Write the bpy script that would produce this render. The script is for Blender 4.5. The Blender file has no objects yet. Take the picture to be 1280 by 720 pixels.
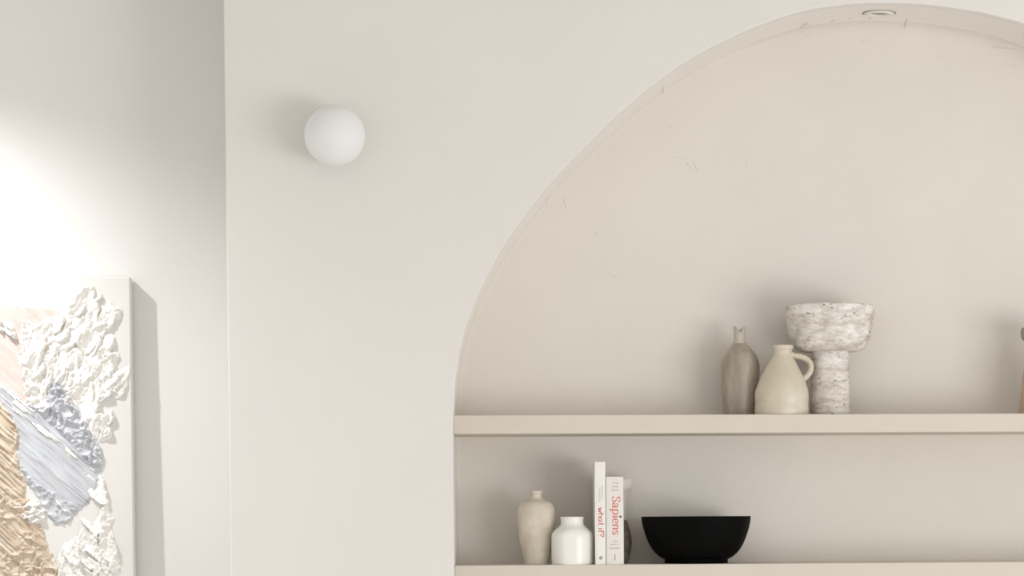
import bpy, bmesh, math, random
import numpy as np
from mathutils import Vector, Matrix, noise

random.seed(7)
PI = math.pi
C = bpy.context.scene.collection
scene = bpy.context.scene

# ---------------------------------------------------------------- camera
F, CAMY, CAMZ = 3335.0, -6.0, 1.3
YAW, PITCH, ROLL = 0.05578868847462494, -0.046284913954042495, -0.005798629971496243
PPX, PPY = 827.34, 803.38
cy, sy, cp, sp = math.cos(YAW), math.sin(YAW), math.cos(PITCH), math.sin(PITCH)
FWD = Vector((sy * cp, cy * cp, sp))
_r0 = Vector((cy, -sy, 0)); _u0 = _r0.cross(FWD)
RIGHT = math.cos(ROLL) * _r0 + math.sin(ROLL) * _u0
UP = -math.sin(ROLL) * _r0 + math.cos(ROLL) * _u0
cam = bpy.data.cameras.new('camera')
cam_o = bpy.data.objects.new('camera', cam); C.objects.link(cam_o)
M = Matrix((RIGHT, UP, -FWD)).transposed().to_4x4()
M.translation = Vector((0, CAMY, CAMZ))
cam_o.matrix_world = M
cam.sensor_width = 36; cam.lens = F * 36 / 1280
cam.shift_x = (640 - PPX) / 1280; cam.shift_y = (PPY - 360) / 1280
cam.clip_start = 0.05
scene.camera = cam_o

# ---------------------------------------------------------------- light
scene.view_settings.view_transform = 'Standard'
scene.view_settings.look = 'None'
scene.view_settings.exposure = 0.0
scene.view_settings.gamma = 1.0
scene.view_settings.use_curve_mapping = False
world = bpy.data.worlds.new('world'); scene.world = world
world.use_nodes = True
world.node_tree.nodes['Background'].inputs[0].default_value = (1.0, 0.995, 0.985, 1)
world.node_tree.nodes['Background'].inputs[1].default_value = 0.86

def area(name, loc, target, sx, sy_, power, col):
    l = bpy.data.lights.new(name, 'AREA'); l.shape = 'RECTANGLE'; l.size = sx; l.size_y = sy_
    l.energy = power; l.color = col
    o = bpy.data.objects.new(name, l); C.objects.link(o); o.location = loc
    o.rotation_euler = (Vector(target) - Vector(loc)).to_track_quat('-Z', 'Y').to_euler()
    return o
area('window_daylight', (3.3, -3.6, 0.8), (0.6, 0.1, 1.6), 2.6, 1.4, 70, (1.0, 0.99, 0.975))


# ---------------------------------------------------------------- helpers
def at(px, py, Y):
    """point of the depth plane Y that lies at photo coordinates (px, py)"""
    d = FWD + RIGHT * ((px - PPX) / F) - UP * ((py - PPY) / F)
    return Vector((0, CAMY, CAMZ)) + d * ((Y - CAMY) / d.y)

def sc(Y):
    return (Y - CAMY) / F

def mat(name, col, rough=0.8, spec=0.3, mottle=0.0, mscale=6.0, mcol=None, bump=0.0, bscale=60.0, bdist=0.002,
        bump2=0.0, b2scale=8.0, coat=0.0):
    m = bpy.data.materials.new(name); m.use_nodes = True
    nt = m.node_tree; b = nt.nodes['Principled BSDF']
    b.inputs['Roughness'].default_value = rough
    b.inputs['Specular IOR Level'].default_value = spec
    b.inputs['Coat Weight'].default_value = coat
    b.inputs['Coat Roughness'].default_value = 0.15
    tc = nt.nodes.new('ShaderNodeTexCoord')
    if mottle > 0:
        n = nt.nodes.new('ShaderNodeTexNoise'); n.inputs['Scale'].default_value = mscale
        n.inputs['Detail'].default_value = 6; n.inputs['Roughness'].default_value = 0.6
        nt.links.new(tc.outputs['Object'], n.inputs['Vector'])
        r = nt.nodes.new('ShaderNodeValToRGB')
        r.color_ramp.elements[0].position = 0.5 - 0.22; r.color_ramp.elements[1].position = 0.5 + 0.22
        mc = mcol or tuple(c * (1 - mottle) for c in col)
        r.color_ramp.elements[0].color = (*mc, 1); r.color_ramp.elements[1].color = (*col, 1)
        nt.links.new(n.outputs['Fac'], r.inputs['Fac']); nt.links.new(r.outputs['Color'], b.inputs['Base Color'])
    else:
        b.inputs['Base Color'].default_value = (*col, 1)
    prev = None
    for s, scl in ((bump, bscale), (bump2, b2scale)):
        if s <= 0: continue
        n = nt.nodes.new('ShaderNodeTexNoise'); n.inputs['Scale'].default_value = scl
        n.inputs['Detail'].default_value = 5
        nt.links.new(tc.outputs['Object'], n.inputs['Vector'])
        bp = nt.nodes.new('ShaderNodeBump'); bp.inputs['Strength'].default_value = s
        bp.inputs['Distance'].default_value = bdist
        nt.links.new(n.outputs['Fac'], bp.inputs['Height'])
        if prev: nt.links.new(prev.outputs['Normal'], bp.inputs['Normal'])
        prev = bp
    if prev: nt.links.new(prev.outputs['Normal'], b.inputs['Normal'])
    return m

def mesh_obj(name, bm, m, parent=None, smooth=False, loc=None, recalc=True):
    if recalc: bmesh.ops.recalc_face_normals(bm, faces=bm.faces)
    me = bpy.data.meshes.new(name); bm.to_mesh(me); bm.free()
    if m: me.materials.append(m)
    if smooth:
        for p in me.polygons: p.use_smooth = True
    o = bpy.data.objects.new(name, me); C.objects.link(o)
    if parent: o.parent = parent
    if loc is not None: o.location = loc
    return o

def thing(name, label, cat, loc=(0, 0, 0), group=None):
    o = bpy.data.objects.new(name, None); C.objects.link(o); o.location = loc
    o.empty_display_size = 0.05
    o['label'] = label; o['category'] = cat
    if group: o['group'] = group
    return o

def tag(o, label, cat, group=None):
    o['label'] = label; o['category'] = cat
    if group: o['group'] = group
    return o

def struct(o, label=None):
    o['kind'] = 'structure'
    if label: o['label'] = label
    return o

def add_box(bm, x0, x1, y0, y1, z0, z1, bevel=0.0, seg=2):
    v = [bm.verts.new((x, y, z)) for x in (x0, x1) for y in (y0, y1) for z in (z0, z1)]
    fs = [bm.faces.new([v[i] for i in q]) for q in ((0, 1, 3, 2), (4, 6, 7, 5), (0, 4, 5, 1), (2, 3, 7, 6), (0, 2, 6, 4), (1, 5, 7, 3))]
    if bevel > 0:
        es = {e for f in fs for e in f.edges}
        bmesh.ops.bevel(bm, geom=list(es), offset=bevel, segments=seg, affect='EDGES', profile=0.5)

def smooth_profile(pts, n=6):
    """Catmull-Rom through profile points; a point given twice keeps a hard corner"""
    out = []
    for i in range(len(pts) - 1):
        p0 = pts[max(i - 1, 0)]; p1 = pts[i]; p2 = pts[i + 1]; p3 = pts[min(i + 2, len(pts) - 1)]
        if p1 == p2: continue
        for k in range(n):
            t = k / n
            q = []
            for a, b, c, d in zip(p0, p1, p2, p3):
                q.append(0.5 * (2 * b + (c - a) * t + (2 * a - 5 * b + 4 * c - d) * t * t + (3 * b - a - 3 * c + d) * t ** 3))
            out.append(tuple(q))
    out.append(pts[-1])
    return out

def add_lathe(bm, prof, seg=64, warp=None, closed=False):
    """prof: list of (r, z). r==0 gives a pole. warp(v)->v deforms a hand-made pot"""
    rings = []
    for r, z in prof:
        if r < 1e-6:
            co = Vector((0, 0, z)); rings.append([bm.verts.new(warp(co) if warp else co)])
        else:
            ring = []
            for k in range(seg):
                a = 2 * PI * k / seg
                co = Vector((r * math.cos(a), r * math.sin(a), z))
                ring.append(bm.verts.new(warp(co) if warp else co))
            rings.append(ring)
    for a, b in zip(rings, rings[1:]):
        for k in range(seg):
            k2 = (k + 1) % seg
            if len(a) == 1 and len(b) == 1: continue
            if len(a) == 1: bm.faces.new((a[0], b[k2], b[k]))
            elif len(b) == 1: bm.faces.new((a[k], a[k2], b[0]))
            else: bm.faces.new((a[k], a[k2], b[k2], b[k]))

def add_tube(bm, pts, rad, seg=12, squash=1.0):
    pts = [Vector(p) for p in pts]; n = len(pts); rings = []
    for i, p in enumerate(pts):
        t = (pts[min(i + 1, n - 1)] - pts[max(i - 1, 0)]).normalized()
        s = Vector((0, 1, 0)); s = (s - t * s.dot(t)).normalized(); u = t.cross(s)
        r = rad[i] if isinstance(rad, (list, tuple)) else rad
        rings.append([bm.verts.new(p + s * (r * squash * math.cos(2 * PI * k / seg)) + u * (r * math.sin(2 * PI * k / seg))) for k in range(seg)])
    for a, b in zip(rings, rings[1:]):
        for k in range(seg): bm.faces.new((a[k], a[(k + 1) % seg], b[(k + 1) % seg], b[k]))
    bm.faces.new(rings[0]); bm.faces.new(rings[-1])

def cat2(pts, n=8):
    return smooth_profile([tuple(p) for p in pts], n)

def hnoise(x, y=0.0, z=0.0):
    return noise.noise(Vector((x, y, z)))

# ---------------------------------------------------------------- materials
PLASTER = (0.765, 0.743, 0.708)
m_wall = mat('wall_plaster', PLASTER, 0.9, 0.15, 0.03, 3.0, None, 0.10, 14, 0.004, 0.06, 120)
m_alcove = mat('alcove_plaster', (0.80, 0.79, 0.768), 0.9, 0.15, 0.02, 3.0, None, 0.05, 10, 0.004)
m_niche = mat('niche_plaster', (0.755, 0.715, 0.66), 0.92, 0.1, 0.04, 5.0, None, 0.22, 9, 0.006, 0.10, 70)  # colour lowered so the soffit beside it looks lit
m_soffit_lit = mat('soffit_plaster_lit', (0.84, 0.807, 0.76), 0.9, 0.15, 0.03, 4.0, None, 0.15, 14, 0.004)  # plaster lightened: light reaching the soffit is put into its colour
m_shelf = mat('shelf_plaster', (0.675, 0.62, 0.545), 0.88, 0.15, 0.04, 8.0, None, 0.10, 30, 0.002)
m_ceiling = mat('ceiling_paint', (0.82, 0.80, 0.77), 0.95, 0.1)
m_floor = mat('floor_wood', (0.78, 0.74, 0.68), 0.6, 0.3, 0.12, 4.0)
m_globe = mat('opal_glass', (0.81, 0.81, 0.815), 0.5, 0.3)
m_gap_shade = mat('gap_shade', (0.38, 0.35, 0.31), 0.7)  # shade round the downlight trim as a flat colour

# ---------------------------------------------------------------- room shell
NB = 0.25            # niche back plane
AB = 0.30            # alcove back wall
ZC = 2.73            # ceiling
xl = at(284, 360, 0).x
lean = 0.0

# traced inner edge of the arch, left half, photo coordinates
trace = [(566.4, 545), (566.6, 518), (567.6, 497), (569.2, 478), (571.6, 458), (575.2, 438), (579.8, 418), (585.6, 399),
         (592.5, 380), (600.5, 362), (609.5, 344), (620, 324), (632, 304), (645, 285), (660, 264), (678, 241), (700, 216),
         (726, 189), (757, 158), (785, 132), (815, 107), (850, 82), (886, 60.5), (922, 43.5), (952, 30.5), (980, 20.8), (1006, 13.8),
         (1032, 8.8), (1060, 5.4), (1085, 4.0), (1108, 3.6)]
right_part = [(1132, 4.2), (1155, 5.4), (1180, 8.0), (1205, 11.8), (1230, 16.4), (1254, 22.2), (1276, 28.2), (1300, 37)]
left_w = [(at(x, y, 0).x, at(x, y, 0).z) for x, y in trace]
right_w = [(at(x, y, 0).x, at(x, y, 0).z) for x, y in right_part]
xc = left_w[-1][0]
mir = [(2 * (xc + 0.0145) - x, z) for x, z in reversed(left_w[:-1])]
mir = [p for p in mir if p[0] > right_w[-1][0] + 0.06]
arch = left_w + right_w + mir
jx0, jx1 = arch[0][0], arch[-1][0]
zs = arch[0][1]
arch = smooth_profile(arch, 4)
prof = [(jx0, zs * k / 14.0) for k in range(14)] + arch + [(jx1, zs * (13 - k) / 14.0) for k in range(14)]
# hand-plastered wobble
prof = [(x + 0.0011 * hnoise(z * 16, x * 16, 3.1), z + 0.0011 * hnoise(x * 16, z * 16, 9.7)) for x, z in prof]
prof[0] = (prof[0][0], 0.0); prof[-1] = (prof[-1][0], 0.0)
cxz = (xc, zs)

def inset(p, d):
    """move profile points d towards the inside of the opening"""
    out = []
    n = len(p)
    for i in range(n):
        a = p[max(i - 3, 0)]; b = p[min(i + 3, n - 1)]
        tx, tz = b[0] - a[0], b[1] - a[1]; l = math.hypot(tx, tz)
        out.append((p[i][0] + d * tz / l, p[i][1] - d * tx / l))
    out[0] = (out[0][0], 0.0); out[-1] = (out[-1][0], 0.0)
    return out

# front wall with rounded arris round the opening and the return to the alcove
bm = bmesh.new()
R = 0.004
rings = []
for a in (0, 0.5, 1.0):
    ang = a * PI / 2
    q = inset(prof, -R * (1 - math.sin(ang)))
    y = R * (1 - math.cos(ang))
    rings.append([bm.verts.new((x, y, z)) for x, z in q])
end = [bm.verts.new((x, 0.03, z)) for x, z in prof]
rings.append(end)
for a, b in zip(rings, rings[1:]):
    for k in range(len(a) - 1): bm.faces.new((a[k], a[k + 1], b[k + 1], b[k]))
xr = jx1 + 0.45
outer = []
n = len(prof); na = 14; nb = n - 14
for k, (x, z) in enumerate(prof):
    if k < na: outer.append((xl + 0.003, z))
    elif k >= nb: outer.append((xr, z))
    else: outer.append(None)
first = rings[0]
ov = [bm.verts.new((p[0], 0, p[1])) if p else None for p in outer]
tl = bm.verts.new((xl + 0.003, 0, ZC)); tr = bm.verts.new((xr, 0, ZC))
for k in range(na - 1): bm.faces.new((ov[k], ov[k + 1], first[k + 1], first[k]))
for k in range(nb, n - 1): bm.faces.new((ov[k], ov[k + 1], first[k + 1], first[k]))
tops = []
for k in range(na, nb):
    tops.append(bm.verts.new((min(max(first[k].co.x, xl), xr), 0, ZC)))
bm.faces.new((ov[na - 1], tl, tops[0], first[na], first[na - 1]))
for k in range(na, nb - 1): bm.faces.new((first[k], tops[k - na], tops[k - na + 1], first[k + 1]))
bm.faces.new((first[nb - 1], tops[-1], tr, ov[nb], first[nb]))
# rounded outer corner and the return face
cols = []
for x, y in ((xl + 0.003, 0), (xl + 0.0009, 0.0009), (xl, 0.003), (xl, AB + 0.02)):
    cols.append((bm.verts.new((x, y, 0)), bm.verts.new((x, y, ZC))))
for a, b in zip(cols, cols[1:]): bm.faces.new((a[0], b[0], b[1], a[1]))
w = mesh_obj('wall_front', bm, m_wall)
for p in w.data.polygons:
    if p.center.y > 0.00001 and p.center.x > xl + 0.01: p.use_smooth = True
struct(w, 'off white plastered wall with the arched opening')

# niche: soffit, coved corner and back wall, with trowel marks
bm = bmesh.new()
rings = []
for y, d in ((0.03, 0), (0.08, 0.0), (0.14, 0.0), (0.19, 0.0), (NB - 0.014, 0.0005), (NB - 0.007, 0.002), (NB - 0.002, 0.006), (NB, 0.012)):
    q = inset(prof, d) if d else prof
    jit = 0 if y in (0.03,) else 0.0022
    yk = []
    for x, z in q:
        yk.append(1 + 2.4 * max(0.0, min(1.0, (x - at(930, 30, 0).x) / 0.22)) if z > zs else 1.0)
    q0 = prof
    q = [(p0[0] + (p1[0] - p0[0]) * k_, p0[1] + (p1[1] - p0[1]) * k_) for p0, p1, k_ in zip(q0, q, yk)]
    ys = [NB - (NB - y) * min(k_, 3.8) if y > 0.2 else y for k_ in yk]
    q = [(x + jit * hnoise(x * 9, z * 9, y * 14), z + jit * hnoise(z * 9, x * 9, y * 14 + 5)) for x, z in q]
    rings.append([bm.verts.new((x, yy, max(z, 0))) for (x, z), yy in zip(q, ys)])
for a, b in zip(rings, rings[1:]):
    for k in range(len(a) - 1): bm.faces.new((a[k], b[k], b[k + 1], a[k + 1]))
ctr = bm.verts.new((xc, NB, 1.2))
last = rings[-1]
n_soffit = len(bm.faces)
for k in range(len(last) - 1): bm.faces.new((last[k], last[k + 1], ctr))
bm.faces.new((last[-1], last[0], ctr))

from mathutils.bvhtree import BVHTree
bm.normal_update()
niche_bvh = BVHTree.FromBMesh(bm)
def on_niche(px, py):
    p = at(px, py, NB); o_ = Vector((0, CAMY, CAMZ)); d = (p - o_).normalized()
    h_ = niche_bvh.ray_cast(o_, d)
    if h_[0] is None: return p, Vector((0, -1, 0))
    n_ = h_[1] if h_[1].dot(d) < 0 else -h_[1]
    return h_[0], n_
def trowel(pts, wpx, h, Y=NB, seed=0):
    """a low ridge of dragged plaster along photo points, tapering at both ends"""
    c = cat2(pts, 6); n = len(c); rows = []; wpx *= 1.25; h *= 1.25
    for i, (px, py) in enumerate(c):
        a = c[max(i - 1, 0)]; b = c[min(i + 1, n - 1)]
        tx, ty = b[0] - a[0], b[1] - a[1]; l = math.hypot(tx, ty) or 1
        t = math.sin(PI * min(max(i / (n - 1), 0.03), 0.97))
        wv = wpx * t * (0.7 + 0.5 * hnoise(px * .4, py * .4, seed))
        row = []
        for s, hh in ((-1, -0.0006), (-0.35, h * t), (0.2, h * t * 0.55), (1, -0.0006)):
            p, n_ = on_niche(px - ty / l * wv * s, py + tx / l * wv * s); row.append(bm.verts.new(p + n_ * hh))
        rows.append(row)
    for a, b in zip(rows, rows[1:]):
        for k in range(3): bm.faces.new((a[k], a[k + 1], b[k + 1], b[k]))
marks = [
    ([(838, 194), (850, 197), (858, 201)], 1.4, .0012), ([(857, 202), (862, 208), (867, 213)], 2.2, .0020),
    ([(865, 200), (869, 207), (872, 216)], 1.6, .0016), ([(933, 210), (935, 201), (938, 194)], 1.3, .0012),
    ([(760, 339), (767, 344), (777, 349)], 1.6, .0014), ([(744, 289), (746, 292), (748, 294)], 1.6, .0014),
    ([(703, 245), (706, 255), (709, 263)], 1.3, .0016), ([(683, 246), (684, 254), (683, 263)], 1.6, .0012),
    ([(1134, 23), (1132, 29), (1131, 36)], 2.6, .0030), ([(1238, 59), (1250, 58.5), (1262, 59), (1276, 62)], 3.2, .0035),
    ([(1210, 40), (1222, 43), (1230, 45)], 2.0, .0018), ([(1186, 53), (1195, 52), (1201, 52)], 1.4, .0014),
    ([(1168, 74), (1178, 73), (1186, 71)], 1.6, .0015), ([(1257, 82), (1266, 81.5), (1277, 84)], 1.4, .0014),
    ([(1002, 33), (1008, 30), (1014, 31)], 2.4, .0026), ([(1003, 40), (1008, 44), (1014, 42)], 1.3, .0012),
    ([(1018, 74), (1020, 72), (1021, 67)], 1.2, .0010), ([(1072, 49), (1080, 51), (1087, 50)], 1.4, .0010),
    ([(1107, 60), (1111, 58), (1114, 57)], 1.2, .0010), ([(838, 165), (839, 160), (841, 156)], 1.2, .0012),
    ([(1038, 28), (1042, 25.5), (1047, 24)], 1.8, .0022), ([(1058, 24.5), (1064, 23.5), (1069, 23)], 1.4, .0016), ([(1001, 35), (1003, 33.5), (1005, 34)], 1.6, .003), ([(1086, 24), (1088, 23), (1090, 24)], 1.6, .002),
    ([(640, 372), (646, 366), (650, 356)], 1.6, .0007), ([(829, 118), (829, 112), (831, 106)], 1.8, .0022),
]
for i, (p, wv, h) in enumerate(marks): trowel(p, wv, h, NB, i)
bm.normal_update()
bmesh.ops.reverse_faces(bm, faces=[f for f in bm.faces if f.normal.dot(f.calc_center_median() - Vector((xc, CAMY, 1.2))) > 0])
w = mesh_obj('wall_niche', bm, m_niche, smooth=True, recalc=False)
w.data.materials.append(m_soffit_lit)
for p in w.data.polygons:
    if p.index < 4 * (len(prof) - 1): p.material_index = 1  # soffit faces take the lightened colour, cove and back the darker one
struct(w, 'beige hand-plastered back of the arched niche')

# lumps on the soffit of the arch, near its crown (they belong to the plaster)
def soffit_point(px, Y):
    """point of the soffit above photo column px at depth Y"""
    x = at(px, 10, Y).x
    for a, b in zip(prof, prof[1:]):
        if a[0] <= x <= b[0] and a[1] > zs:
            t = (x - a[0]) / (b[0] - a[0] + 1e-9)
            z = a[1] + t * (b[1] - a[1]); tv = Vector((b[0] - a[0], 0, b[1] - a[1])).normalized()
            return Vector((x, Y, z)), tv
    return Vector((x, Y, prof[len(prof) // 2][1])), Vector((1, 0, 0))

# alcove wall, floor, ceiling
bm = bmesh.new(); add_box(bm, -3.4, xl + 0.05, AB, AB + 0.12, 0, ZC)
struct(mesh_obj('wall_left', bm, m_alcove), 'pale alcove wall behind the painting')
bm = bmesh.new(); add_box(bm, -3.4, xr, -6.6, AB + 0.12, -0.08, 0)
struct(mesh_obj('floor', bm, m_floor))
bm = bmesh.new(); add_box(bm, -3.4, xr, -3.0, AB + 0.12, ZC, ZC + 0.1)
struct(mesh_obj('ceiling', bm, m_ceiling))

# ---------------------------------------------------------------- the spotlight that washes the alcove wall (above the frame)
S = at(164, 347, AB - 0.04)
lamp_pos = Vector((S.x - 0.68, AB - 0.542, ZC - 0.20))
t = thing('ceiling_spotlight', 'small white ceiling spotlight washing the alcove wall above the painting', 'spotlight', (lamp_pos.x, lamp_pos.y, ZC))
bm = bmesh.new(); add_lathe(bm, [(0, 0), (0.045, 0), (0.045, -0.008), (0.009, -0.010), (0.009, -0.13), (0, -0.13)], 32)
mesh_obj('ceiling_rose', bm, m_globe, t, True)
bm = bmesh.new(); add_lathe(bm, [(0, -0.125), (0.034, -0.125), (0.036, -0.129), (0.036, -0.185), (0.032, -0.185), (0.030, -0.15), (0, -0.15)], 32)
mesh_obj('lamp_housing', bm, m_globe, t, True)
sl = bpy.data.lights.new('spot_lamp', 'SPOT'); sl.energy = 92; sl.spot_size = math.radians(143); sl.spot_blend = 1.0
sl.shadow_soft_size = 0.018; sl.color = (0.99, 1.0, 1.015)
so = bpy.data.objects.new('spot_lamp', sl); C.objects.link(so); so.location = lamp_pos

# ---------------------------------------------------------------- recessed downlight in the crown of the arch
P, tv = soffit_point(1099, 0.118)
nrm = Vector((-tv.z, 0, tv.x)); nrm = -nrm if nrm.z > 0 else nrm      # pointing down
t = thing('recessed_downlight', 'small round plastered-in downlight in the crown of the arch soffit', 'downlight', P)
t.rotation_euler = nrm.to_track_quat('Z', 'Y').to_euler()
bm = bmesh.new(); add_lathe(bm, [(0.0385, -0.003), (0.0385, 0.0012), (0.0345, 0.0012), (0.0345, -0.003)], 48)
mesh_obj('gap_shade_ring', bm, m_gap_shade, t, True)  # raised dark ring, painting the shadow line round the trim
m_trim = mat('trim_plaster', (0.80, 0.76, 0.70), 0.8, 0.2, 0.04, 30)
bm = bmesh.new()
add_lathe(bm, smooth_profile([(0.0345, -0.002), (0.0345, 0.001), (0.034, 0.0035), (0.031, 0.0048), (0.027, 0.0048), (0.023, 0.004), (0.0205, 0.002), (0.020, -0.002)], 3), 48)
mesh_obj('trim_ring', bm, m_trim, t, True)
bm = bmesh.new(); add_lathe(bm, [(0.0205, 0.0004), (0.016, 0.0012), (0, 0.0016)], 40)
mesh_obj('lens', bm, mat('downlight_lens', (0.33, 0.31, 0.29), 0.5), t, True)

# ---------------------------------------------------------------- wall globe lamp
gY = -0.078
gp = at(418.4, 169.3, gY); gr = 37.4 * sc(gY)
t = thing('globe_wall_lamp', 'white opal glass globe wall lamp, unlit, left of the arch', 'wall lamp', (gp.x, 0, gp.z))
bm = bmesh.new()
bmesh.ops.create_uvsphere(bm, u_segments=64, v_segments=40, radius=gr, matrix=Matrix.Translation((0, gY, 0)))
mesh_obj('glass_globe', bm, m_globe, t, True)
bm = bmesh.new(); add_lathe(bm, [(0, 0.002), (0.036, 0.002), (0.036, 0.014), (0.033, 0.017), (0.022, 0.018), (0.022, 0.026), (0, 0.026)], 40)
bmesh.ops.rotate(bm, verts=bm.verts, cent=(0, 0, 0), matrix=Matrix.Rotation(PI / 2, 3, 'X'))
mesh_obj('wall_mount', bm, mat('mount_white_metal', (0.75, 0.74, 0.72), 0.4), t, True)

# ---------------------------------------------------------------- shelves
SF = 0.035
def shelf(ytop, ybot, label):
    zt = at(905, ytop, SF).z; zb = at(905, ybot, SF).z
    bm = bmesh.new()
    add_box(bm, jx0 - 0.0, jx1 + 0.0, SF, NB - 0.0005, zb, zt, 0.0022, 2)
    for v in bm.verts:                          # hand-finished edge
        if v.co.y < SF + 0.01: v.co.z += 0.0003 * hnoise(v.co.x * 5, v.co.z * 9)
    o = mesh_obj('niche_shelf', bm, m_shelf, loc=None)
    tag(o, label, 'shelf', None)
    return zt
zu = shelf(518.0, 541.2, 'upper beige plaster shelf spanning the arch, under the pedestal vase')
zl = shelf(704.8, 729.0, 'lower beige plaster shelf spanning the arch, under the books and black bowl')

# ---------------------------------------------------------------- pottery
def pot(cx, profile, Y, zbase, wall_px=2.0, seg=72, noise_amp=0.0, nscale=30, hard=False, inner=True, n=6, seed=0.0, lip=None):
    """lathe from (half width, y) photo outline; returns bmesh and base location"""
    s = sc(Y)
    ymid = (profile[0][1] + profile[-1][1]) / 2
    base = Vector((at(cx, ymid, Y).x, Y, zbase))
    pr = [(r * s, at(cx, y, Y).z - zbase) for r, y in profile]
    pr[0] = (pr[0][0], 0.0)
    pr = smooth_profile(pr, n)
    pr = [(max(r, 0.0005), max(z, 0.0)) for r, z in pr]
    full = [(0, pr[0][1])] + pr
    if inner:
        wv = wall_px * s
        rt, zt = pr[-1]
        full += [(rt - wv * 0.5, zt + wv * 0.22)]
        inn = []
        for r, z in reversed(pr):
            rr = max(r - wv, 0.002)
            if z > pr[0][1] + wv * 1.5: inn.append((rr, z - wv * 0.1))
        full += inn + [(0, inn[-1][1] if inn else wv)]
    else:
        full += [(0, pr[-1][1])]
    def warp(v):
        if noise_amp:
            d = Vector((v.x, v.y, 0)); l = d.length
            if l > 1e-5:
                k = noise_amp * (hnoise(v.x * nscale + seed, v.y * nscale, v.z * nscale) + 0.5 * hnoise(v.x * nscale * 2.7, v.y * nscale * 2.7 + seed, v.z * nscale * 2.7))
                v = v + d / l * k
        if lip: v = lip(v)
        return v
    b = bmesh.new(); add_lathe(b, full, seg, warp)
    return b, base

# 1 stoneware bottle
m_stone = mat('grey_brown_stoneware', (0.46, 0.405, 0.34), 0.33, 0.45, 0.3, 22, (0.25, 0.21, 0.165), 0.25, 40, 0.002, coat=0.08)
def stretch_noise(m, scale):
    nt = m.node_tree; n = [x for x in nt.nodes if x.type == 'TEX_NOISE'][0]; t_ = [x for x in nt.nodes if x.type == 'TEX_COORD'][0]
    mp = nt.nodes.new('ShaderNodeMapping'); mp.inputs['Scale'].default_value = scale
    nt.links.new(t_.outputs['Object'], mp.inputs['Vector']); nt.links.new(mp.outputs['Vector'], n.inputs['Vector'])
stretch_noise(m_stone, (1.3, 1.3, 0.45))
prof1 = [(20.5, 518.5), (21.8, 514), (22.8, 500), (23.8, 480), (24.3, 464), (23.8, 453), (21.4, 445), (17, 438.5), (11.5, 433), (8.2, 428.5), (7.0, 423), (7.2, 416), (8.3, 408.5)]
hz = at(925, 408.5, 0.16).z - zu
def lip1(v):
    if v.z > hz - 0.018:
        a = math.atan2(v.y, v.x)
        k = (v.z - hz + 0.018) / 0.018
        v = v + Vector((0, 0, -0.013 * k * max(0, 1 - abs(math.cos(a)) * 1.12) ** 1.3 * (1.0 if math.sin(a) < 0 else 0.55)))
    return v
b, base = pot(925, prof1, 0.16, zu, 1.6, 64, 0.0011, 24, seed=2.0, lip=lip1)
def split_above(b, zc):
    u = b.copy()
    bmesh.ops.delete(u, geom=[f for f in u.faces if f.calc_center_median().z < zc], context='FACES')
    bmesh.ops.delete(b, geom=[f for f in b.faces if f.calc_center_median().z >= zc], context='FACES')
    return u
neck_bm = split_above(b, at(925, 429.5, 0.16).z - zu)
t = thing('stoneware_bottle', 'grey-brown glazed stoneware bottle with narrow neck, left on the upper shelf', 'bottle', base)
mesh_obj('bottle_body', b, m_stone, t, True)
o = mesh_obj('neck', neck_bm, mat('pale_glaze', (0.60, 0.55, 0.475), 0.4, 0.4, 0.3, 60), t, True)
o['label'] = 'paler glaze round the neck'

# 2 cream jug with a ring handle
m_cream = mat('cream_crackle_glaze', (0.69, 0.635, 0.525), 0.38, 0.4, 0.12, 14, (0.56, 0.495, 0.385), 0.08, 40, 0.002, coat=0.1)
jY = 0.101
prof2 = [(33.4, 518.5), (34.2, 513), (33.6, 505), (34.0, 496), (32.6, 487), (28.2, 475), (22.4, 463), (16.8, 452.5), (12.8, 446.5), (11.4, 442.5), (11.5, 438.5), (12.9, 435.4), (12.9, 432.0)]
jz = lambda y: at(978, y, jY).z - zu
def lip2(v):
    k = max(0.0, min(1.0, v.z / jz(440)))
    return v + Vector((0.0028 * k * k, 0, 0))      # shoulders lean a little
b, base = pot(977, prof2, jY, zu, 2.2, 64, 0.0012, 14, seed=5.0, lip=lip2)
t = thing('ceramic_jug', 'cream ceramic jug with round side handle, standing before the pedestal vase', 'jug', base)
mesh_obj('jug_body', b, m_cream, t, True)
hp = [(987, 443.5), (993, 444.6), (1001, 446), (1008.3, 449.2), (1012.8, 454.5), (1013.4, 460.5), (1011.4, 466.5), (1006.5, 472), (1001, 475.5), (996, 478)]
pts = [at(x, y, jY) - base for x, y in cat2(hp, 5)]
rr = [3.9 * sc(jY) * (1.35 if i < 3 or i > len(pts) - 4 else 1.0) for i in range(len(pts))]
b = bmesh.new(); add_tube(b, pts, rr, 14, 1.5)
mesh_obj('handle', b, m_cream, t, True)

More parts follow.
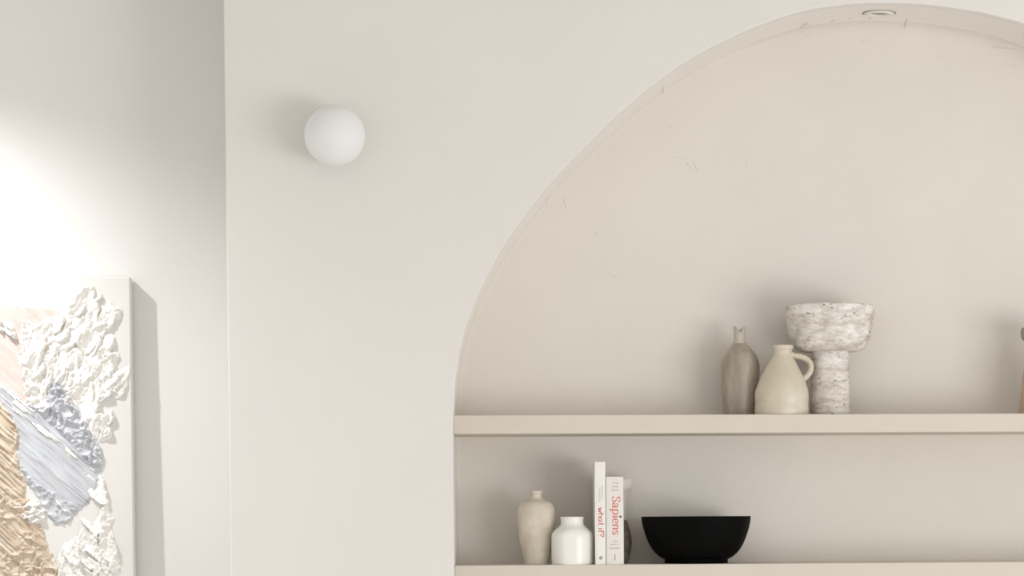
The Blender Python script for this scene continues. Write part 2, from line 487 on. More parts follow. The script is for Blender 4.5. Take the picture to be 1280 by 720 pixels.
# 3 pedestal vase, chalky and pitted
def chalk_material():
    m = mat('chalky_pitted_clay', (0.86, 0.83, 0.785), 0.95, 0.1, 0.3, 20, (0.43, 0.36, 0.31), 0.55, 55, 0.004, 0.4, 160)
    nt = m.node_tree; b = nt.nodes['Principled BSDF']
    lk = b.inputs['Base Color'].links[0].from_socket
    tc = [n for n in nt.nodes if n.type == 'TEX_COORD'][0]
    base_n = [x for x in nt.nodes if x.type == 'TEX_NOISE' and x.inputs['Scale'].default_value == 20][0]
    mp0 = nt.nodes.new('ShaderNodeMapping'); mp0.inputs['Scale'].default_value = (0.8, 0.8, 2.0)
    nt.links.new(tc.outputs['Object'], mp0.inputs['Vector']); nt.links.new(mp0.outputs['Vector'], base_n.inputs['Vector'])
    base_n.inputs['Roughness'].default_value = 0.75
    rb = [x for x in nt.nodes if x.type == 'VALTORGB'][0]
    rb.color_ramp.elements[0].position = 0.32; rb.color_ramp.elements[1].position = 0.62
    mp = nt.nodes.new('ShaderNodeMapping'); mp.inputs['Scale'].default_value = (1, 1, 2.4)
    nz = nt.nodes.new('ShaderNodeTexNoise'); nz.inputs['Scale'].default_value = 75; nz.inputs['Detail'].default_value = 3
    rp = nt.nodes.new('ShaderNodeValToRGB')
    rp.color_ramp.elements[0].position = 0.63; rp.color_ramp.elements[0].color = (0, 0, 0, 1)
    rp.color_ramp.elements[1].position = 0.72; rp.color_ramp.elements[1].color = (1, 1, 1, 1)
    mx = nt.nodes.new('ShaderNodeMix'); mx.data_type = 'RGBA'
    nt.links.new(tc.outputs['Object'], mp.inputs['Vector']); nt.links.new(mp.outputs['Vector'], nz.inputs['Vector'])
    nt.links.new(nz.outputs['Fac'], rp.inputs['Fac']); nt.links.new(rp.outputs['Color'], mx.inputs['Factor'])
    nt.links.new(lk, mx.inputs['A']); mx.inputs['B'].default_value = (0.20, 0.16, 0.135, 1)
    nt.links.new(mx.outputs['Result'], b.inputs['Base Color'])
    return m
m_chalk = chalk_material()
pY = 0.143
s = sc(pY); pc = 1037.5
base = Vector((at(pc, 450, pY).x, pY, zu))
t = thing('pedestal_vase', 'chalky white pitted clay pedestal vase with wide bowl on thick stem', 'vase', base)
pz = lambda y: at(pc, y, pY).z - zu
def chalk_warp(seed, amp):
    def w_(v):
        d = Vector((v.x, v.y, 0)); l = d.length
        if l < 1e-5: return v
        k = amp * (hnoise(v.x * 35 + seed, v.y * 35, v.z * 55) + 0.7 * hnoise(v.x * 110, v.y * 110 + seed, v.z * 160) + 0.5 * hnoise(v.x * 240, v.y * 240 + seed, v.z * 300))
        return v + d / l * k
    return w_
b = bmesh.new()
stem = [(0, 0.0), (23.6 * s, 0.0)] + [((24.4 + 0.5 * math.sin(k * 1.7) - 0.5 * (k / 22.0)) * s, pz(517 - k * 3.6)) for k in range(1, 22)] + [(23 * s, pz(437)), (0, pz(437))]
add_lathe(b, stem, 96, chalk_warp(1.0, 0.0009))
mesh_obj('stem', b, m_chalk, t, True)
b = bmesh.new()
bo = smooth_profile([(21, 440), (29, 439.6), (36.5, 439), (42.5, 436), (47.5, 429.5), (50.8, 420), (53.4, 409), (54.8, 397), (55.6, 388), (56.2, 384.2)], 6)
bowl = [(0, pz(440))] + [(r * s, pz(y)) for r, y in bo] + [(54.8 * s, pz(382.6)), (52.5 * s, pz(383.2)), (51 * s, pz(390)), (49 * s, pz(405)), (43 * s, pz(420)), (30 * s, pz(430)), (0, pz(433))]
add_lathe(b, bowl, 128, chalk_warp(4.0, 0.0011))
mesh_obj('bowl', b, m_chalk, t, True)

# 4 vase at the right edge of the frame
m_buff = mat('buff_clay', (0.58, 0.43, 0.32), 0.8, 0.2, 0.12, 20, (0.46, 0.36, 0.28), 0.2, 50, 0.002)
m_greyclay = mat('grey_clay', (0.38, 0.35, 0.30), 0.8, 0.2, 0.2, 24, None, 0.2, 50, 0.002)
rY = 0.13; rc = 1306; s = sc(rY)
base = Vector((at(rc, 460, rY).x, rY, zu))
t = thing('clay_vase', 'buff clay vase with flared grey lip, cut off by right edge of photo', 'vase', base)
rz = lambda y: at(rc, y, rY).z - zu
b = bmesh.new()
body = smooth_profile([(32.5, 518.5), (32, 510), (30.6, 498), (29, 485), (27.6, 472), (26, 460), (23, 448), (20.5, 438), (20, 430)], 5)
body = [(r * s, max(rz(y), 0)) for r, y in body]; body[0] = (body[0][0], 0.0)
add_lathe(b, [(0, 0)] + body + [(0, body[-1][1])], 64)
mesh_obj('vase_body', b, m_buff, t, True)
b = bmesh.new()
lp = smooth_profile([(20, 431), (24, 427.5), (28, 424.5), (29.8, 420), (30.2, 414.5), (29, 410.5), (26, 409.2), (23, 411.5), (20, 417), (17, 425)], 4)
add_lathe(b, [(r * s, rz(y)) for r, y in lp], 64)
o = mesh_obj('lip', b, m_greyclay, t, True); o['label'] = 'rolled grey lip'

# 5 amphora
m_amph = mat('weathered_bisque', (0.75, 0.695, 0.60), 0.85, 0.15, 0.16, 22, (0.58, 0.515, 0.415), 0.15, 40, 0.002)
prof5 = [(15, 705), (15.4, 702), (17.4, 692), (20, 678), (22.2, 664), (23.6, 652), (23.8, 643), (22.4, 635), (18.6, 629), (12.5, 625.5), (8.2, 623.5), (6.4, 621.5), (5.9, 618.8), (7.2, 616.2), (8.2, 613.9)]
b, base = pot(670.5, prof5, 0.125, zl, 1.8, 64, 0.0015, 26, seed=8.0)
t = thing('amphora_vase', 'tall weathered beige amphora vase with tiny neck, left end of lower shelf', 'vase', base)
mesh_obj('vase_body', b, m_amph, t, True)

# 6 white jar
m_white = mat('white_glaze', (0.86, 0.845, 0.80), 0.3, 0.45, 0.0, coat=0.15)
prof6 = [(25.4, 705), (25.9, 702.5), (26.1, 697), (26.2, 685), (26.2, 674), (25.9, 669), (24.6, 665.6), (21.6, 662.2), (17.4, 658.8), (14.9, 656.2), (14.2, 653), (14.3, 649.5), (15, 646.3)]
b, base = pot(715.4, prof6, 0.085, zl, 2.0, 64, 0.0003, 20, seed=1.0)
t = thing('white_jar', 'short glossy white wide-necked jar standing between amphora and books', 'jar', base)
mesh_obj('jar_body', b, m_white, t, True)

# 7 black bowl
m_black = mat('matt_black_ceramic', (0.002, 0.002, 0.002), 0.6, 0.06, 0.0, bump=0.12, bscale=60, bdist=0.001)
bY = 0.135; s = sc(bY); bc = 870.2
base = Vector((at(bc, 670, bY).x, bY, zl))
t = thing('black_bowl', 'matt black footed bowl on the lower shelf right of the books', 'bowl', base)
bz = lambda y: at(bc, y, bY).z - zl
b = bmesh.new()
bo = smooth_profile([(39.5, 698.8), (43, 697.4), (48.5, 693.6), (54.5, 687.2), (60, 677.5), (64.4, 666), (67.2, 655.5), (68.6, 646.2)], 6)
add_lathe(b, [(0, bz(699)), (38 * s, bz(699))] + [(r * s, bz(y)) for r, y in bo] + [(68.2 * s, bz(645.4)), (67.2 * s, bz(645.5)), (66 * s, bz(652)), (62 * s, bz(668)), (54 * s, bz(681)), (42 * s, bz(691)), (0, bz(694))], 128)
mesh_obj('bowl_body', b, m_black, t, True)
b = bmesh.new()
add_lathe(b, [(0, 0), (39.2 * s, 0), (39.6 * s, 0.001), (39.4 * s, bz(700)), (40.2 * s, bz(698)), (0, bz(698))], 96)
mesh_obj('foot', b, m_black, t, True)

# ---------------------------------------------------------------- books
m_cover = mat('white_paper_cover', (0.83, 0.81, 0.765), 0.5, 0.3)
m_cover2 = mat('cream_paper_cover', (0.80, 0.765, 0.715), 0.55, 0.3, 0.03, 30)
m_pages = mat('book_pages', (0.76, 0.71, 0.61), 0.9, 0.1, 0.12, 300)
m_red = mat('red_ink', (0.62, 0.15, 0.145), 0.6)
m_red2 = mat('coral_red_ink', (0.66, 0.19, 0.18), 0.6)
m_grey = mat('grey_ink', (0.36, 0.36, 0.34), 0.7)
m_light = mat('pale_grey_ink', (0.50, 0.51, 0.48), 0.7)
m_darkink = mat('dark_ink', (0.11, 0.10, 0.09), 0.7)

def ribbon(bm, pts, thick, thin=None, n=7, serif=False):
    """a pen stroke in the x-z plane of the lettering (x along the line, z up)"""
    c = cat2(pts, n) if len(pts) > 2 else [pts[0], pts[1]]
    thin = thin or thick; rows = []
    m_ = len(c); zo = 1.5e-5 * (len(bm.faces) % 97)
    for i, (x, y) in enumerate(c):
        a = c[max(i - 1, 0)]; b_ = c[min(i + 1, m_ - 1)]
        tx, ty = b_[0] - a[0], b_[1] - a[1]; l = math.hypot(tx, ty) or 1
        k = abs(ty / l); wv = (thin + (thick - thin) * k) / 2
        rows.append((bm.verts.new((x - ty / l * wv, y + tx / l * wv, zo + 2e-6 * i)), bm.verts.new((x + ty / l * wv, y - tx / l * wv, zo + 2e-6 * i))))
    for a, b_ in zip(rows, rows[1:]): bm.faces.new((a[0], a[1], b_[1], b_[0]))

SERIF = {   # strokes (x-height 1, cap 1.42) and advance; 'b' bars are thin serifs
    'S': ([[(.74, 1.12), (.66, 1.34), (.44, 1.42), (.2, 1.34), (.12, 1.1), (.28, .86), (.56, .68), (.74, .46), (.7, .16), (.44, 0), (.2, .06), (.08, .3)]], [[(.75, 1.40), (.74, 1.08)], [(.07, .34), (.07, .02)]], .92),
    'a': ([[(.1, .76), (.2, .94), (.38, 1.0), (.54, .9), (.58, .7), (.58, .2), (.66, .03), (.76, .06)], [(.58, .58), (.36, .52), (.14, .4), (.08, .2), (.2, .02), (.4, .06), (.58, .24)]], [], .80),
    'p': ([[(.2, .98), (.2, -.46)], [(.2, .74), (.36, .96), (.58, .98), (.76, .74), (.78, .46), (.66, .1), (.44, 0), (.22, .16)]], [[(.04, .95), (.22, .95)], [(.02, -.46), (.4, -.46)]], .92),
    'i': ([[(.22, .98), (.22, 0)]], [[(.06, .95), (.22, .95)], [(.04, .03), (.42, .03)]], .46),
    'e': ([[(.1, .56), (.64, .58), (.62, .82), (.42, 1.0), (.2, .86), (.09, .52), (.18, .14), (.42, 0), (.66, .16)]], [], .76),
    'n': ([[(.2, .98), (.2, 0)], [(.2, .7), (.34, .92), (.54, 1.0), (.68, .86), (.7, .6), (.7, 0)]], [[(.04, .95), (.2, .95)], [(.04, .03), (.38, .03)], [(.54, .03), (.88, .03)]], .94),
    's': ([[(.5, .8), (.42, .96), (.26, 1.0), (.12, .88), (.14, .66), (.36, .5), (.54, .32), (.48, .08), (.3, 0), (.1, .14)]], [[(.51, .97), (.51, .74)], [(.09, .24), (.09, .03)]], .64),
}
HAND = {
    'w': ([[(.02, .98), (.14, .3), (.22, .04), (.34, .4), (.42, .8), (.52, .36), (.62, .04), (.74, .5), (.84, 1.0)]], .95),
    'h': ([[(.1, 1.6), (.11, .8), (.1, 0)], [(.1, .6), (.26, .9), (.48, .94), (.58, .68), (.6, 0)]], .76),
    'a': ([[(.58, .86), (.34, 1.0), (.1, .74), (.08, .34), (.24, .04), (.46, .12), (.58, .46), (.6, .92), (.6, .3), (.68, .02)]], .80),
    't': ([[(.26, 1.5), (.25, .8), (.27, .2), (.4, .02), (.5, .06)], [(.04, 1.0), (.28, 1.02), (.5, 1.0)]], .62),
    'i': ([[(.12, 1.0), (.12, .5), (.13, 0)], [(.12, 1.34), (.13, 1.42)]], .30),
    'f': ([[(.56, 1.5), (.42, 1.62), (.28, 1.46), (.25, 1.0), (.25, 0)], [(.04, .92), (.26, .94), (.5, .95)]], .58),
    '?': ([[(.06, 1.2), (.16, 1.5), (.42, 1.58), (.6, 1.34), (.52, 1.02), (.32, .8), (.3, .46)], [(.3, .1), (.31, .0)]], .66),
    ' ': ([], .34),
}
def lettering_serif(word, thick=.2, thin=.085):
    b = bmesh.new(); x = 0
    for ch in word:
        st, bars, adv = SERIF[ch]
        for q in st: ribbon(b, [(x + u, v) for u, v in q], thick, thin)
        for q in bars: ribbon(b, [(x + u, v) for u, v in q], .07)
        x += adv
    return b, x
def lettering_hand(word, thick=.17):
    b = bmesh.new(); x = 0
    for ch in word:
        st, adv = HAND[ch]
        for q in st: ribbon(b, [(x + u, v) for u, v in q], thick)
        x += adv
    return b, x
def text_bm(body):
    cu = bpy.data.curves.new('lettering', 'FONT'); cu.body = body; cu.size = 1.0; cu.resolution_u = 3
    o = bpy.data.objects.new('lettering', cu); C.objects.link(o)
    dg = bpy.context.evaluated_depsgraph_get(); dg.update()
    me = bpy.data.meshes.new_from_object(o.evaluated_get(dg))
    b = bmesh.new(); b.from_mesh(me)
    bpy.data.objects.remove(o); bpy.data.curves.remove(cu); bpy.data.meshes.remove(me)
    return b
def place_text(b, name, m, parent, origin, x_axis, y_axis, length, height, lab=None, thickness=0.00012):
    """fit lettering of bmesh b (x right, y up) into length x height at origin, lying just on the spine"""
    xs = [v.co.x for v in b.verts]; ys = [v.co.y for v in b.verts]
    x0, x1, y0, y1 = min(xs), max(xs), min(ys), max(ys)
    X = Vector(x_axis) * (length / (x1 - x0)); Y_ = Vector(y_axis) * (height / (y1 - y0))
    for v in b.verts: v.co = Vector(origin) + X * (v.co.x - x0) + Y_ * (v.co.y - y0) + Vector((0, -0.05 * v.co.z, 0))
    r = bmesh.ops.extrude_face_region(b, geom=list(b.faces))
    bmesh.ops.translate(b, verts=[g for g in r['geom'] if isinstance(g, bmesh.types.BMVert)], vec=(0, -thickness, 0))
    o = mesh_obj(name, b, m, parent)
    if lab: o['label'] = lab
    return o

kY = 0.045                       # spine plane of the books
s = sc(kY)
def book(xa, xb, ytop, depth, label, mc, hard):
    p0 = at(xa, 650, kY); p1 = at(xb, 650, kY); zt = at((xa + xb) / 2, ytop, kY).z
    wd = p1.x - p0.x; h = zt - zl
    t = thing('book', label, 'book', ((p0.x + p1.x) / 2, kY, zl))
    b = bmesh.new()
    c = 0.0026 if hard else 0.0007; ov = 0.003 if hard else 0.0
    # one wrapped cover: front board, rounded spine, back board
    add_box(b, -wd / 2, -wd / 2 + c, 0.001, depth, 0, h, 0.0003, 1)
    add_box(b, wd / 2 - c, wd / 2, 0.001, depth, 0, h, 0.0003, 1)
    sp_ = []
    for k in range(13):
        u = -1 + 2 * k / 12.0; sp_.append((u * wd / 2, 0.0022 * (abs(u) ** 4)))
    fr = [(b.verts.new((x, y, 0)), b.verts.new((x, y, h))) for x, y in sp_]
    bk = [(b.verts.new((x, 0.0035, 0)), b.verts.new((x, 0.0035, h))) for x, y in sp_]
    for k in range(12):
        b.faces.new((fr[k][0], fr[k + 1][0], fr[k + 1][1], fr[k][1])); b.faces.new((bk[k][0], bk[k][1], bk[k + 1][1], bk[k + 1][0]))
        b.faces.new((fr[k][1], fr[k + 1][1], bk[k + 1][1], bk[k][1])); b.faces.new((fr[k][0], bk[k][0], bk[k + 1][0], fr[k + 1][0]))
    for e in (0, 12): b.faces.new((fr[e][0], fr[e][1], bk[e][1], bk[e][0]))
    mesh_obj('cover', b, mc, t)
    b = bmesh.new(); add_box(b, -wd / 2 + c, wd / 2 - c, 0.0036, depth - ov - 0.001, ov, h - ov, 0.0)
    mesh_obj('page_block', b, m_pages, t)
    return t, (p0.x + p1.x) / 2, h
def loc(tx, px, py): p = at(px, py, kY); return (p.x - tx, -0.0001, p.z - zl)
DOWN = (0, 0, -1); RT = (1, 0, 0); UPV = (0, 0, 1)

t, tx, h = book(743.8, 757.0, 577.4, 0.155, 'tall thin white book with red handwritten title, nearest the white jar', m_cover, True)
b, _ = lettering_hand('what if?')
place_text(b, 'title', m_red, t, loc(tx, 747.6, 634.0), DOWN, RT, 37.5 * s, 7.6 * s, 'red handwritten title running down the spine')
place_text(text_bm('RANDALL'), 'author_name', m_light, t, loc(tx, 751.6, 607), DOWN, RT, 17 * s, 2.3 * s, 'pale grey small author lettering')
place_text(text_bm('MUNROE'), 'author_name', m_light, t, loc(tx, 748.2, 610), DOWN, RT, 17 * s, 2.3 * s, 'pale grey small author lettering')
b = bmesh.new(); bmesh.ops.create_circle(b, cap_ends=True, segments=20, radius=1)
place_text(b, 'emblem', m_grey, t, loc(tx, 748.9, 699.6), RT, UPV, 4.4 * s, 4.6 * s, 'small grey round emblem at the foot')

t, tx, h = book(757.6, 779.6, 595.9, 0.129, 'thick cream book with red serif title, between thin white book and bowl', m_cover2, False)
b, _ = lettering_serif('Sapiens')
place_text(b, 'title', m_red2, t, loc(tx, 762.0, 620.2), DOWN, RT, 48.5 * s, 13.4 * s, 'red serif title running down the spine')
b = bmesh.new(); bmesh.ops.create_circle(b, cap_ends=True, segments=16, radius=1)
place_text(b, 'title_dot', m_darkink, t, loc(tx, 774.0, 647.4), RT, UPV, 3.0 * s, 3.0 * s, 'dark round dot over the letter i')
for body, y, x0, x1 in (('Yuval', 604.6, 765, 772.5), ('Noah', 609.2, 765, 772.5), ('Harari', 613.8, 764.5, 773)):
    place_text(text_bm(body), 'author_name', m_grey, t, loc(tx, x0, y), RT, UPV, (x1 - x0) * s, 2.4 * s, 'grey small author lettering')
for body, y, x0, x1 in (('A Brief', 677.6, 766, 771.5), ('History of', 682.0, 763, 773.5), ('Humankind', 686.2, 762.5, 774.5)):
    place_text(text_bm(body), 'subtitle', m_grey, t, loc(tx, x0, y), RT, UPV, (x1 - x0) * s, 2.2 * s, 'grey small subtitle lettering')
b = bmesh.new(); ribbon(b, [(0, 0), (0, 1)], .16)
place_text(b, 'emblem', m_grey, t, loc(tx, 768.2, 700.6), RT, UPV, 1.1 * s, 8.2 * s, 'thin grey upright mark at the foot')

# ---------------------------------------------------------------- small jug half hidden behind the thick book
hY = 0.212; s = sc(hY); hc = 772.5
base = Vector((at(hc, 650, hY).x, hY, zl))
t = thing('small_jug', 'small two-tone jug, white above and brown below, half hidden behind the books', 'jug', base)
hz_ = lambda y: at(hc, y, hY).z - zl
m_ivory = mat('ivory_glaze', (0.74, 0.70, 0.625), 0.4, 0.4, 0.1, 30)
m_brown = mat('mottled_brown_glaze', (0.36, 0.31, 0.235), 0.5, 0.35, 0.55, 48, (0.13, 0.10, 0.075))
b = bmesh.new()
lo = smooth_profile([(9.5, 705), (12, 702), (14.5, 694), (16.6, 684), (17, 676), (15.6, 666), (13.2, 657), (11.4, 650)], 5)
lo = [(r * s, max(hz_(y), 0)) for r, y in lo]; lo[0] = (lo[0][0], 0)
add_lathe(b, [(0, 0)] + lo + [(0, lo[-1][1])], 48)
mesh_obj('jug_body', b, m_brown, t, True)
b = bmesh.new()
up = smooth_profile([(11.4, 650.4), (10.8, 643), (10.7, 632), (11.2, 622), (13.6, 616), (17.2, 611), (18.3, 605), (17.6, 598.8)], 5)
def spout(v):
    k = max(0.0, (v.z - hz_(612)) / (hz_(599) - hz_(612))); a = math.atan2(v.y, v.x)
    g = max(0.0, math.cos(a)) ** 4
    return v + Vector((0.0018 * k * g, 0, 0.0005 * k * g))
upw = [(r * s, hz_(y)) for r, y in up]
add_lathe(b, upw + [(r - 0.0022, z) for r, z in reversed(upw)], 48, spout)
o = mesh_obj('neck_and_spout', b, m_ivory, t, True); o['label'] = 'white glazed neck with a pouring lip'

# ---------------------------------------------------------------- the painting
PX0, PY0 = 162.3, 346.0
CF = AB - 0.042                     # plane of the canvas face
sp_ = 1.0 / sc(CF)                  # pixels per metre there
corner = at(PX0, PY0, CF)
CW, CH, CT = 0.80, 1.00, 0.038
t = thing('textured_painting', 'large unframed canvas with thick white, blue, pink and ochre relief paint', 'painting', corner)
t.rotation_euler = (-math.radians(0.75), 0, math.radians(0)); 
m_canvas = mat('primed_canvas', (0.735, 0.715, 0.685), 0.85, 0.15, 0.02, 12, None, 0.06, 700, 0.0004)
bm = bmesh.new(); add_box(bm, -CW, 0, 0, CT, -CH, 0, 0.0025, 2)
mesh_obj('stretched_canvas', bm, m_canvas, t)

G = 0.00165
u0, u1, v0, v1 = -0.79, 0.004, -0.86, 0.004
us = np.arange(u0, u1, G); vs = np.arange(v0, v1, G)
UU, VV = np.meshgrid(us, vs)
QX = UU * sp_ + PX0; QY = PY0 - VV * sp_        # photo-like coordinates of the canvas, used only to lay out the strokes
rng = np.random.RandomState(3)
LAT = rng.rand(512, 512)
def vnoise(x, y):
    xi = np.floor(x).astype(int); yi = np.floor(y).astype(int); fx = x - xi; fy = y - yi
    fx = fx * fx * (3 - 2 * fx); fy = fy * fy * (3 - 2 * fy)
    g = lambda a, b_: LAT[a % 512, b_ % 512]
    return (g(xi, yi) * (1 - fx) + g(xi + 1, yi) * fx) * (1 - fy) + (g(xi, yi + 1) * (1 - fx) + g(xi + 1, yi + 1) * fx) * fy
def fbm(x, y, o=4):
    r = 0; a = .5
    for i in range(o): r = r + a * vnoise(x * 2 ** i + 17 * i, y * 2 ** i + 31 * i); a *= .5
    return r
def poly_sd(poly):
    """signed distance in px, positive inside"""
    P_ = np.array(poly, float); d = np.full(QX.shape, 1e9); ins = np.zeros(QX.shape, bool)
    for i in range(len(P_)):
        a = P_[i]; b_ = P_[(i + 1) % len(P_)]
        e = b_ - a; wx = QX - a[0]; wy = QY - a[1]
        h_ = np.clip((wx * e[0] + wy * e[1]) / (e @ e), 0, 1)
        d = np.minimum(d, np.hypot(wx - e[0] * h_, wy - e[1] * h_))
        c = ((a[1] > QY) != (b_[1] > QY)) & (QX < (b_[0] - a[0]) * (QY - a[1]) / ((b_[1] - a[1]) + 1e-9) + a[0])
        ins ^= c
    return np.where(ins, d, -d)
def rot(deg):
    c, s_ = math.cos(math.radians(deg)), math.sin(math.radians(deg))
    return QX * c + QY * s_, -QX * s_ + QY * c      # along, across
def ridged(x, y, o=3):
    r = 0; a = .55
    for i in range(o): r = r + a * (1 - np.abs(2 * vnoise(x * 2 ** i + 11 * i, y * 2 ** i + 7 * i) - 1)); a *= .5
    return r
def dabs(poly, n, lmin, lmax, wratio, deg, spread, seed, hmin=.6):
    """overlapping palette-knife dabs: each a tilted leaf of paint with a sharp raised end"""
    rg = np.random.RandomState(seed); P_ = np.array(poly, float)
    x0, y0 = P_.min(0); x1, y1 = P_.max(0); H = np.zeros(QX.shape)
    sdg = poly_sd(poly)
    k = 0; tries = 0
    while k < n and tries < n * 12:
        tries += 1
        cx, cy_ = rg.uniform(x0, x1), rg.uniform(y0, y1)
        i = int((PY0 - cy_) / sp_ / G - v0 / G); j = int((cx - PX0) / sp_ / G - u0 / G)
        if not (0 <= i < QX.shape[0] and 0 <= j < QX.shape[1]) or sdg[i, j] < min(7, lmin * .6): continue
        k += 1
        L = rg.uniform(lmin, lmax); Wd = L * wratio * rg.uniform(.7, 1.4)
        th = math.radians(deg + rg.uniform(-spread, spread)); c, s_ = math.cos(th), math.sin(th)
        m_ = int(L * 1.2 / sp_ / G) + 2
        i0, i1, j0, j1 = max(i - m_, 0), min(i + m_, QX.shape[0]), max(j - m_, 0), min(j + m_, QX.shape[1])
        dx = QX[i0:i1, j0:j1] - cx; dy = QY[i0:i1, j0:j1] - cy_
        a = (dx * c + dy * s_) / L; b_ = (-dx * s_ + dy * c) / Wd
        b_ = b_ + .5 * (vnoise(QX[i0:i1, j0:j1] * .25 + k * 3, QY[i0:i1, j0:j1] * .25) - .5)
        rr = np.sqrt(a * a + b_ * b_)
        leaf = np.clip((1 - rr) / .16, 0, 1)
        ht = rg.uniform(hmin, 1.0) * (0.50 + .50 * np.clip(b_ * rg.choice([-1, 1, 1]), -1, 1) + .28 * a) * leaf
        ht = ht * (1 + .28 * (vnoise(a * 2 + k, b_ * 7 + k) - .5))
        H[i0:i1, j0:j1] = np.maximum(H[i0:i1, j0:j1], ht)
    return H

MM = 0.001
edge_n = (fbm(QX * .16, QY * .16, 3) - .47) * 16
al, ac = rot(42)                    # knife strokes run down to the right
layers = []
# pink, thin and smooth
pink = [(-232, 385), (20, 380), (52, 384), (74, 386), (80, 402), (76, 425), (58, 440), (36, 452), (34, 480), (40, 505), (22, 505), (5, 500), (-232, 500)]
sd = poly_sd(pink) + edge_n * .6
hp_ = np.clip(sd / 3, 0, 1) * (0.5 + 0.5 * vnoise(QX * .07, QY * .12) + .25 * vnoise(ac * .6, al * .05)) * MM
layers.append(('pink_paint', (0.57, 0.455, 0.405), (0.71, 0.635, 0.595), hp_, sd > -1, 'smooth flesh pink paint'))
# ochre
och = [(-232, 482), (-8, 486), (10, 508), (22, 528), (27, 546), (22, 562), (29, 590), (32, 614), (44, 640), (56, 668), (66, 694), (74, 720), (80, 830), (-232, 830)]
sd = poly_sd(och) + edge_n * .8
st = ridged(ac * .22 + .5 * vnoise(al * .05, ac * .05), al * .018, 3)
crumb = ridged(QX * .11, QY * .11, 3)
mixk = np.clip((vnoise(QX * .03 + 5, QY * .03) - .42) * 4, 0, 1)
mixk = np.maximum(mixk, np.clip((QY - 600) / 30, 0, 1) * np.clip((650 - QY) / 15, 0, 1) * .8)
ho = np.clip((sd + 1) / 3.5, 0, 1) * ((1 - mixk) * (st ** 2.4) * 11 + mixk * (crumb ** 3) * 16 + .8) * MM
layers.append(('ochre_paint', (0.45, 0.33, 0.22), (0.74, 0.655, 0.55), ho, sd > -1.5, 'ochre paint dragged in diagonal ridges'))
# blue grey
blu = [(-6, 472), (10, 482), (34, 500), (54, 509), (60, 502), (58, 490), (64, 478), (72, 474), (80, 482), (88, 492), (98, 506), (104, 522), (114, 540), (124, 556), (127, 572),
       (123, 592), (116, 606), (108, 624), (96, 634), (82, 648), (66, 650), (56, 636), (48, 618), (38, 606), (28, 588), (21, 564), (25, 545), (14, 514), (-6, 490)]
sd = poly_sd(blu) + edge_n * .35
plate = np.clip((poly_sd([(-12, 470), (34, 501), (52, 514), (78, 540), (100, 562), (121, 590), (111, 616), (104, 628), (90, 626), (66, 612), (40, 596), (20, 566), (22, 545), (10, 514), (-12, 490)]) + edge_n * .15 + 1.5) / 3, 0, 1)
st2 = ridged(ac * .26, al * .014 + 9, 3)
cr2 = ridged(QX * .12 + 3 + .8 * vnoise(QX * .1, QY * .1), QY * .10, 4)
band = np.exp(-((ac - (np.median(ac[plate > .9]) - 21)) / 5.0) ** 2) + np.exp(-((ac - (np.median(ac[plate > .9]) + 16)) / 4.0) ** 2)
hb = np.clip((sd + 1) / 3.0, 0, 1) * ((1 - plate) * ((cr2 ** 3.2) * 17 * (1 - .55 * np.clip((QY - 575) / 40, 0, 1)) + 0.8) + plate * (2.6 + 0.8 * (st2 - .5) * 2 + 4.5 * band * st2 ** 2)) * MM
layers.append(('blue_grey_paint', (0.40, 0.415, 0.45), (0.66, 0.672, 0.698), hb, sd > -1.5, 'blue-grey paint slab pulled with a knife'))
# white relief paint, upper cluster and lower cluster
wu = [(100, 364), (112, 358), (127, 362), (134, 376), (138, 392), (146, 402), (140, 418), (132, 434), (138, 452), (152, 462), (158, 474), (160, 492), (150, 504),
      (140, 512), (136, 530), (134, 548), (122, 556), (110, 536), (100, 508), (88, 488), (72, 476), (60, 486), (56, 508), (44, 512), (34, 498), (28, 470), (27, 446), (38, 420), (52, 404), (72, 392), (88, 384), (94, 374)]
wl = [(112, 612), (122, 600), (132, 604), (138, 618), (136, 640), (142, 668), (147, 694), (152, 724), (158, 770), (150, 830), (70, 830), (56, 790), (54, 740), (66, 712), (64, 690), (78, 684),
      (84, 668), (100, 662), (98, 642), (106, 630)]
wc = [(20, 630), (30, 622), (44, 620), (52, 632), (52, 648), (40, 650), (26, 646)]
wr = [(120, 545), (128, 520), (142, 512), (140, 534), (130, 552)]
wh = [(-14, 384), (0, 390), (14, 398), (28, 408), (20, 424), (4, 412), (-14, 404)]
Hw = np.zeros(QX.shape); mk = np.zeros(QX.shape, bool)
for poly, nd, lm, lx, wr_, deg, spr, sd_ in ((wu, 66, 10, 25, .40, -62, 30, 5), (wl, 84, 9, 21, .40, 72, 34, 8), (wc, 16, 5, 10, .42, -20, 50, 2), (wr, 9, 6, 12, .4, -65, 25, 4), (wh, 14, 4, 10, .4, 20, 40, 9)):
    H = dabs(poly, nd, lm, lx, wr_, deg, spr, sd_)
    H = np.maximum(H, .75 * dabs(poly, nd // 3, lm * .55, lx * .55, wr_ * 1.1, deg + 15, spr * 1.6, sd_ + 50))
    Hw = np.maximum(Hw, H)
rough = fbm(QX * .35, QY * .35, 3) - .45
hw = np.where(Hw > .03, (Hw * 15 + rough * 3.0 * np.clip(Hw * 2, 0, 1)) * MM, -MM)
# crumbly thin patch where the white breaks over the pink
crust = poly_sd([(30, 400), (70, 392), (84, 430), (80, 476), (62, 486), (58, 510), (44, 516), (32, 500), (24, 450)])
cw = (ridged(QX * .14 + 40, QY * .12, 3) ** 3) * 11 * np.clip((crust + 3) / 6, 0, 1) - 1.4
hw = np.maximum(hw, cw * MM)
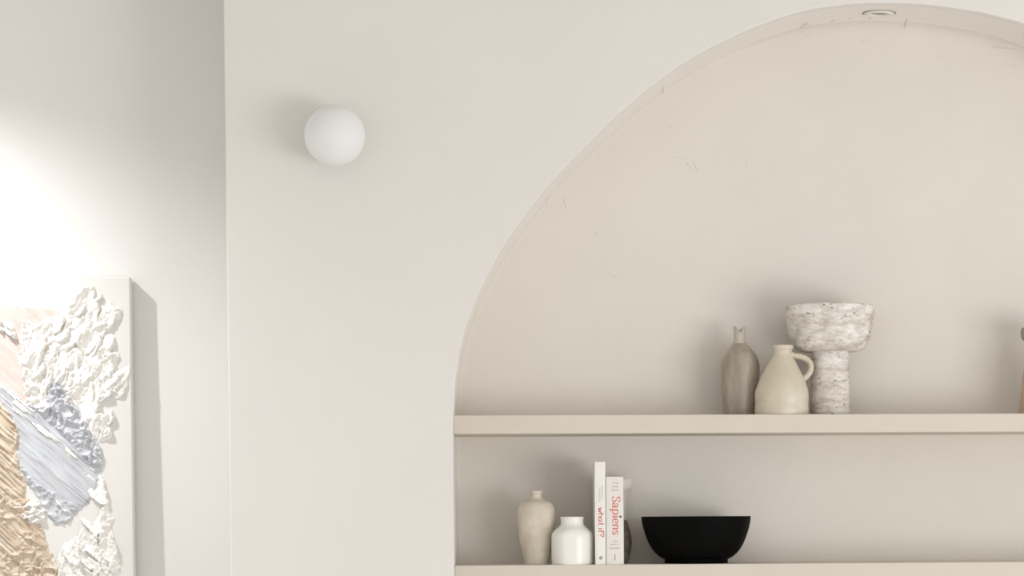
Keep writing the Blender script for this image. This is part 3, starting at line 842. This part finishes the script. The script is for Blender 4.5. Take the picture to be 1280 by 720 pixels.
# thin white ridges dragged across the blue and the ochre
wsd = poly_sd([(-30, 462), (4, 474), (34, 500), (70, 534), (104, 566), (122, 594), (116, 600), (96, 580), (66, 556), (36, 534), (10, 514), (-30, 498)])
ws = ridged(ac * .20 + .4 * vnoise(al * .06, ac * .06), al * .012 + 30, 2)
hs = (np.clip((ws - .60) * 14, 0, 1) * 3.6 * np.clip((vnoise(al * .07 + 8, ac * .3) - .30) * 6, 0, 1) * np.clip((wsd + 1) / 4, 0, 1) - .6) * MM
hs = np.where(hs > 0, hs + np.maximum(ho, hb), -MM)
hw = np.maximum(hw, hs)
wsd2 = poly_sd([(18, 566), (30, 576), (60, 610), (84, 632), (78, 640), (50, 622), (28, 598)])
hs2 = (np.clip((ws - .58) * 14, 0, 1) * 3 * np.clip((wsd2 + 1) / 4, 0, 1) - .6) * MM
hw = np.maximum(hw, np.where(hs2 > 0, hs2 + np.maximum(ho, hb), -MM))
hw = np.where(hw > 0, hw * np.clip((PX0 - QX - 1) / 14, .25, 1), hw)
for part_mask, lab_ in ((QY < 588, 'thick white petals of relief paint, upper cluster'), (QY >= 588, 'thick white petals of relief paint, lower cluster')):
    layers.append(('white_relief_paint', (0.79, 0.765, 0.72), (0.83, 0.81, 0.78), hw, (hw > -0.0008) & part_mask, lab_))

def paint_material(name, ca, cb):
    m = mat(name, cb, 0.6, 0.3, 0.5, 26, ca, 0.12, 160, 0.001)
    nt = m.node_tree
    n = [x for x in nt.nodes if x.type == 'TEX_NOISE'][0]; tcn = [x for x in nt.nodes if x.type == 'TEX_COORD'][0]
    mp = nt.nodes.new('ShaderNodeMapping'); mp.inputs['Rotation'].default_value = (0, math.radians(-42), 0); m2 = nt.nodes.new('ShaderNodeMapping'); m2.inputs['Scale'].default_value = (0.5, 1, 3.2)
    nt.links.new(tcn.outputs['Object'], mp.inputs['Vector']); nt.links.new(mp.outputs['Vector'], m2.inputs['Vector']); nt.links.new(m2.outputs['Vector'], n.inputs['Vector'])
    return m
for name, ca, cb, Hh, mask, lab in layers:
    m8 = mask.copy()
    m8[1:, :] |= mask[:-1, :]; m8[:-1, :] |= mask[1:, :]; m8[:, 1:] |= mask[:, :-1]; m8[:, :-1] |= mask[:, 1:]
    hh = np.where(mask, Hh, -0.0012)
    quad = m8[:-1, :-1] & m8[1:, :-1] & m8[:-1, 1:] & m8[1:, 1:]
    quad &= (UU[1:, 1:] < -0.002) & (VV[1:, 1:] < -0.002)
    idx = -np.ones(QX.shape, int)
    ii, jj = np.nonzero(quad)
    use = np.zeros(QX.shape, bool)
    for di in (0, 1):
        for dj in (0, 1): use[ii + di, jj + dj] = True
    pi, pj = np.nonzero(use); idx[pi, pj] = np.arange(len(pi))
    co = np.stack([UU[pi, pj], -hh[pi, pj], VV[pi, pj]], 1)
    faces = np.stack([idx[ii, jj], idx[ii, jj + 1], idx[ii + 1, jj + 1], idx[ii + 1, jj]], 1)
    me = bpy.data.meshes.new(name); me.from_pydata(co.tolist(), [], faces.tolist()); me.update()
    me.materials.append(paint_material(name, ca, cb))
    for p in me.polygons: p.use_smooth = True
    o = bpy.data.objects.new(name, me); C.objects.link(o); o.parent = t; o['label'] = lab
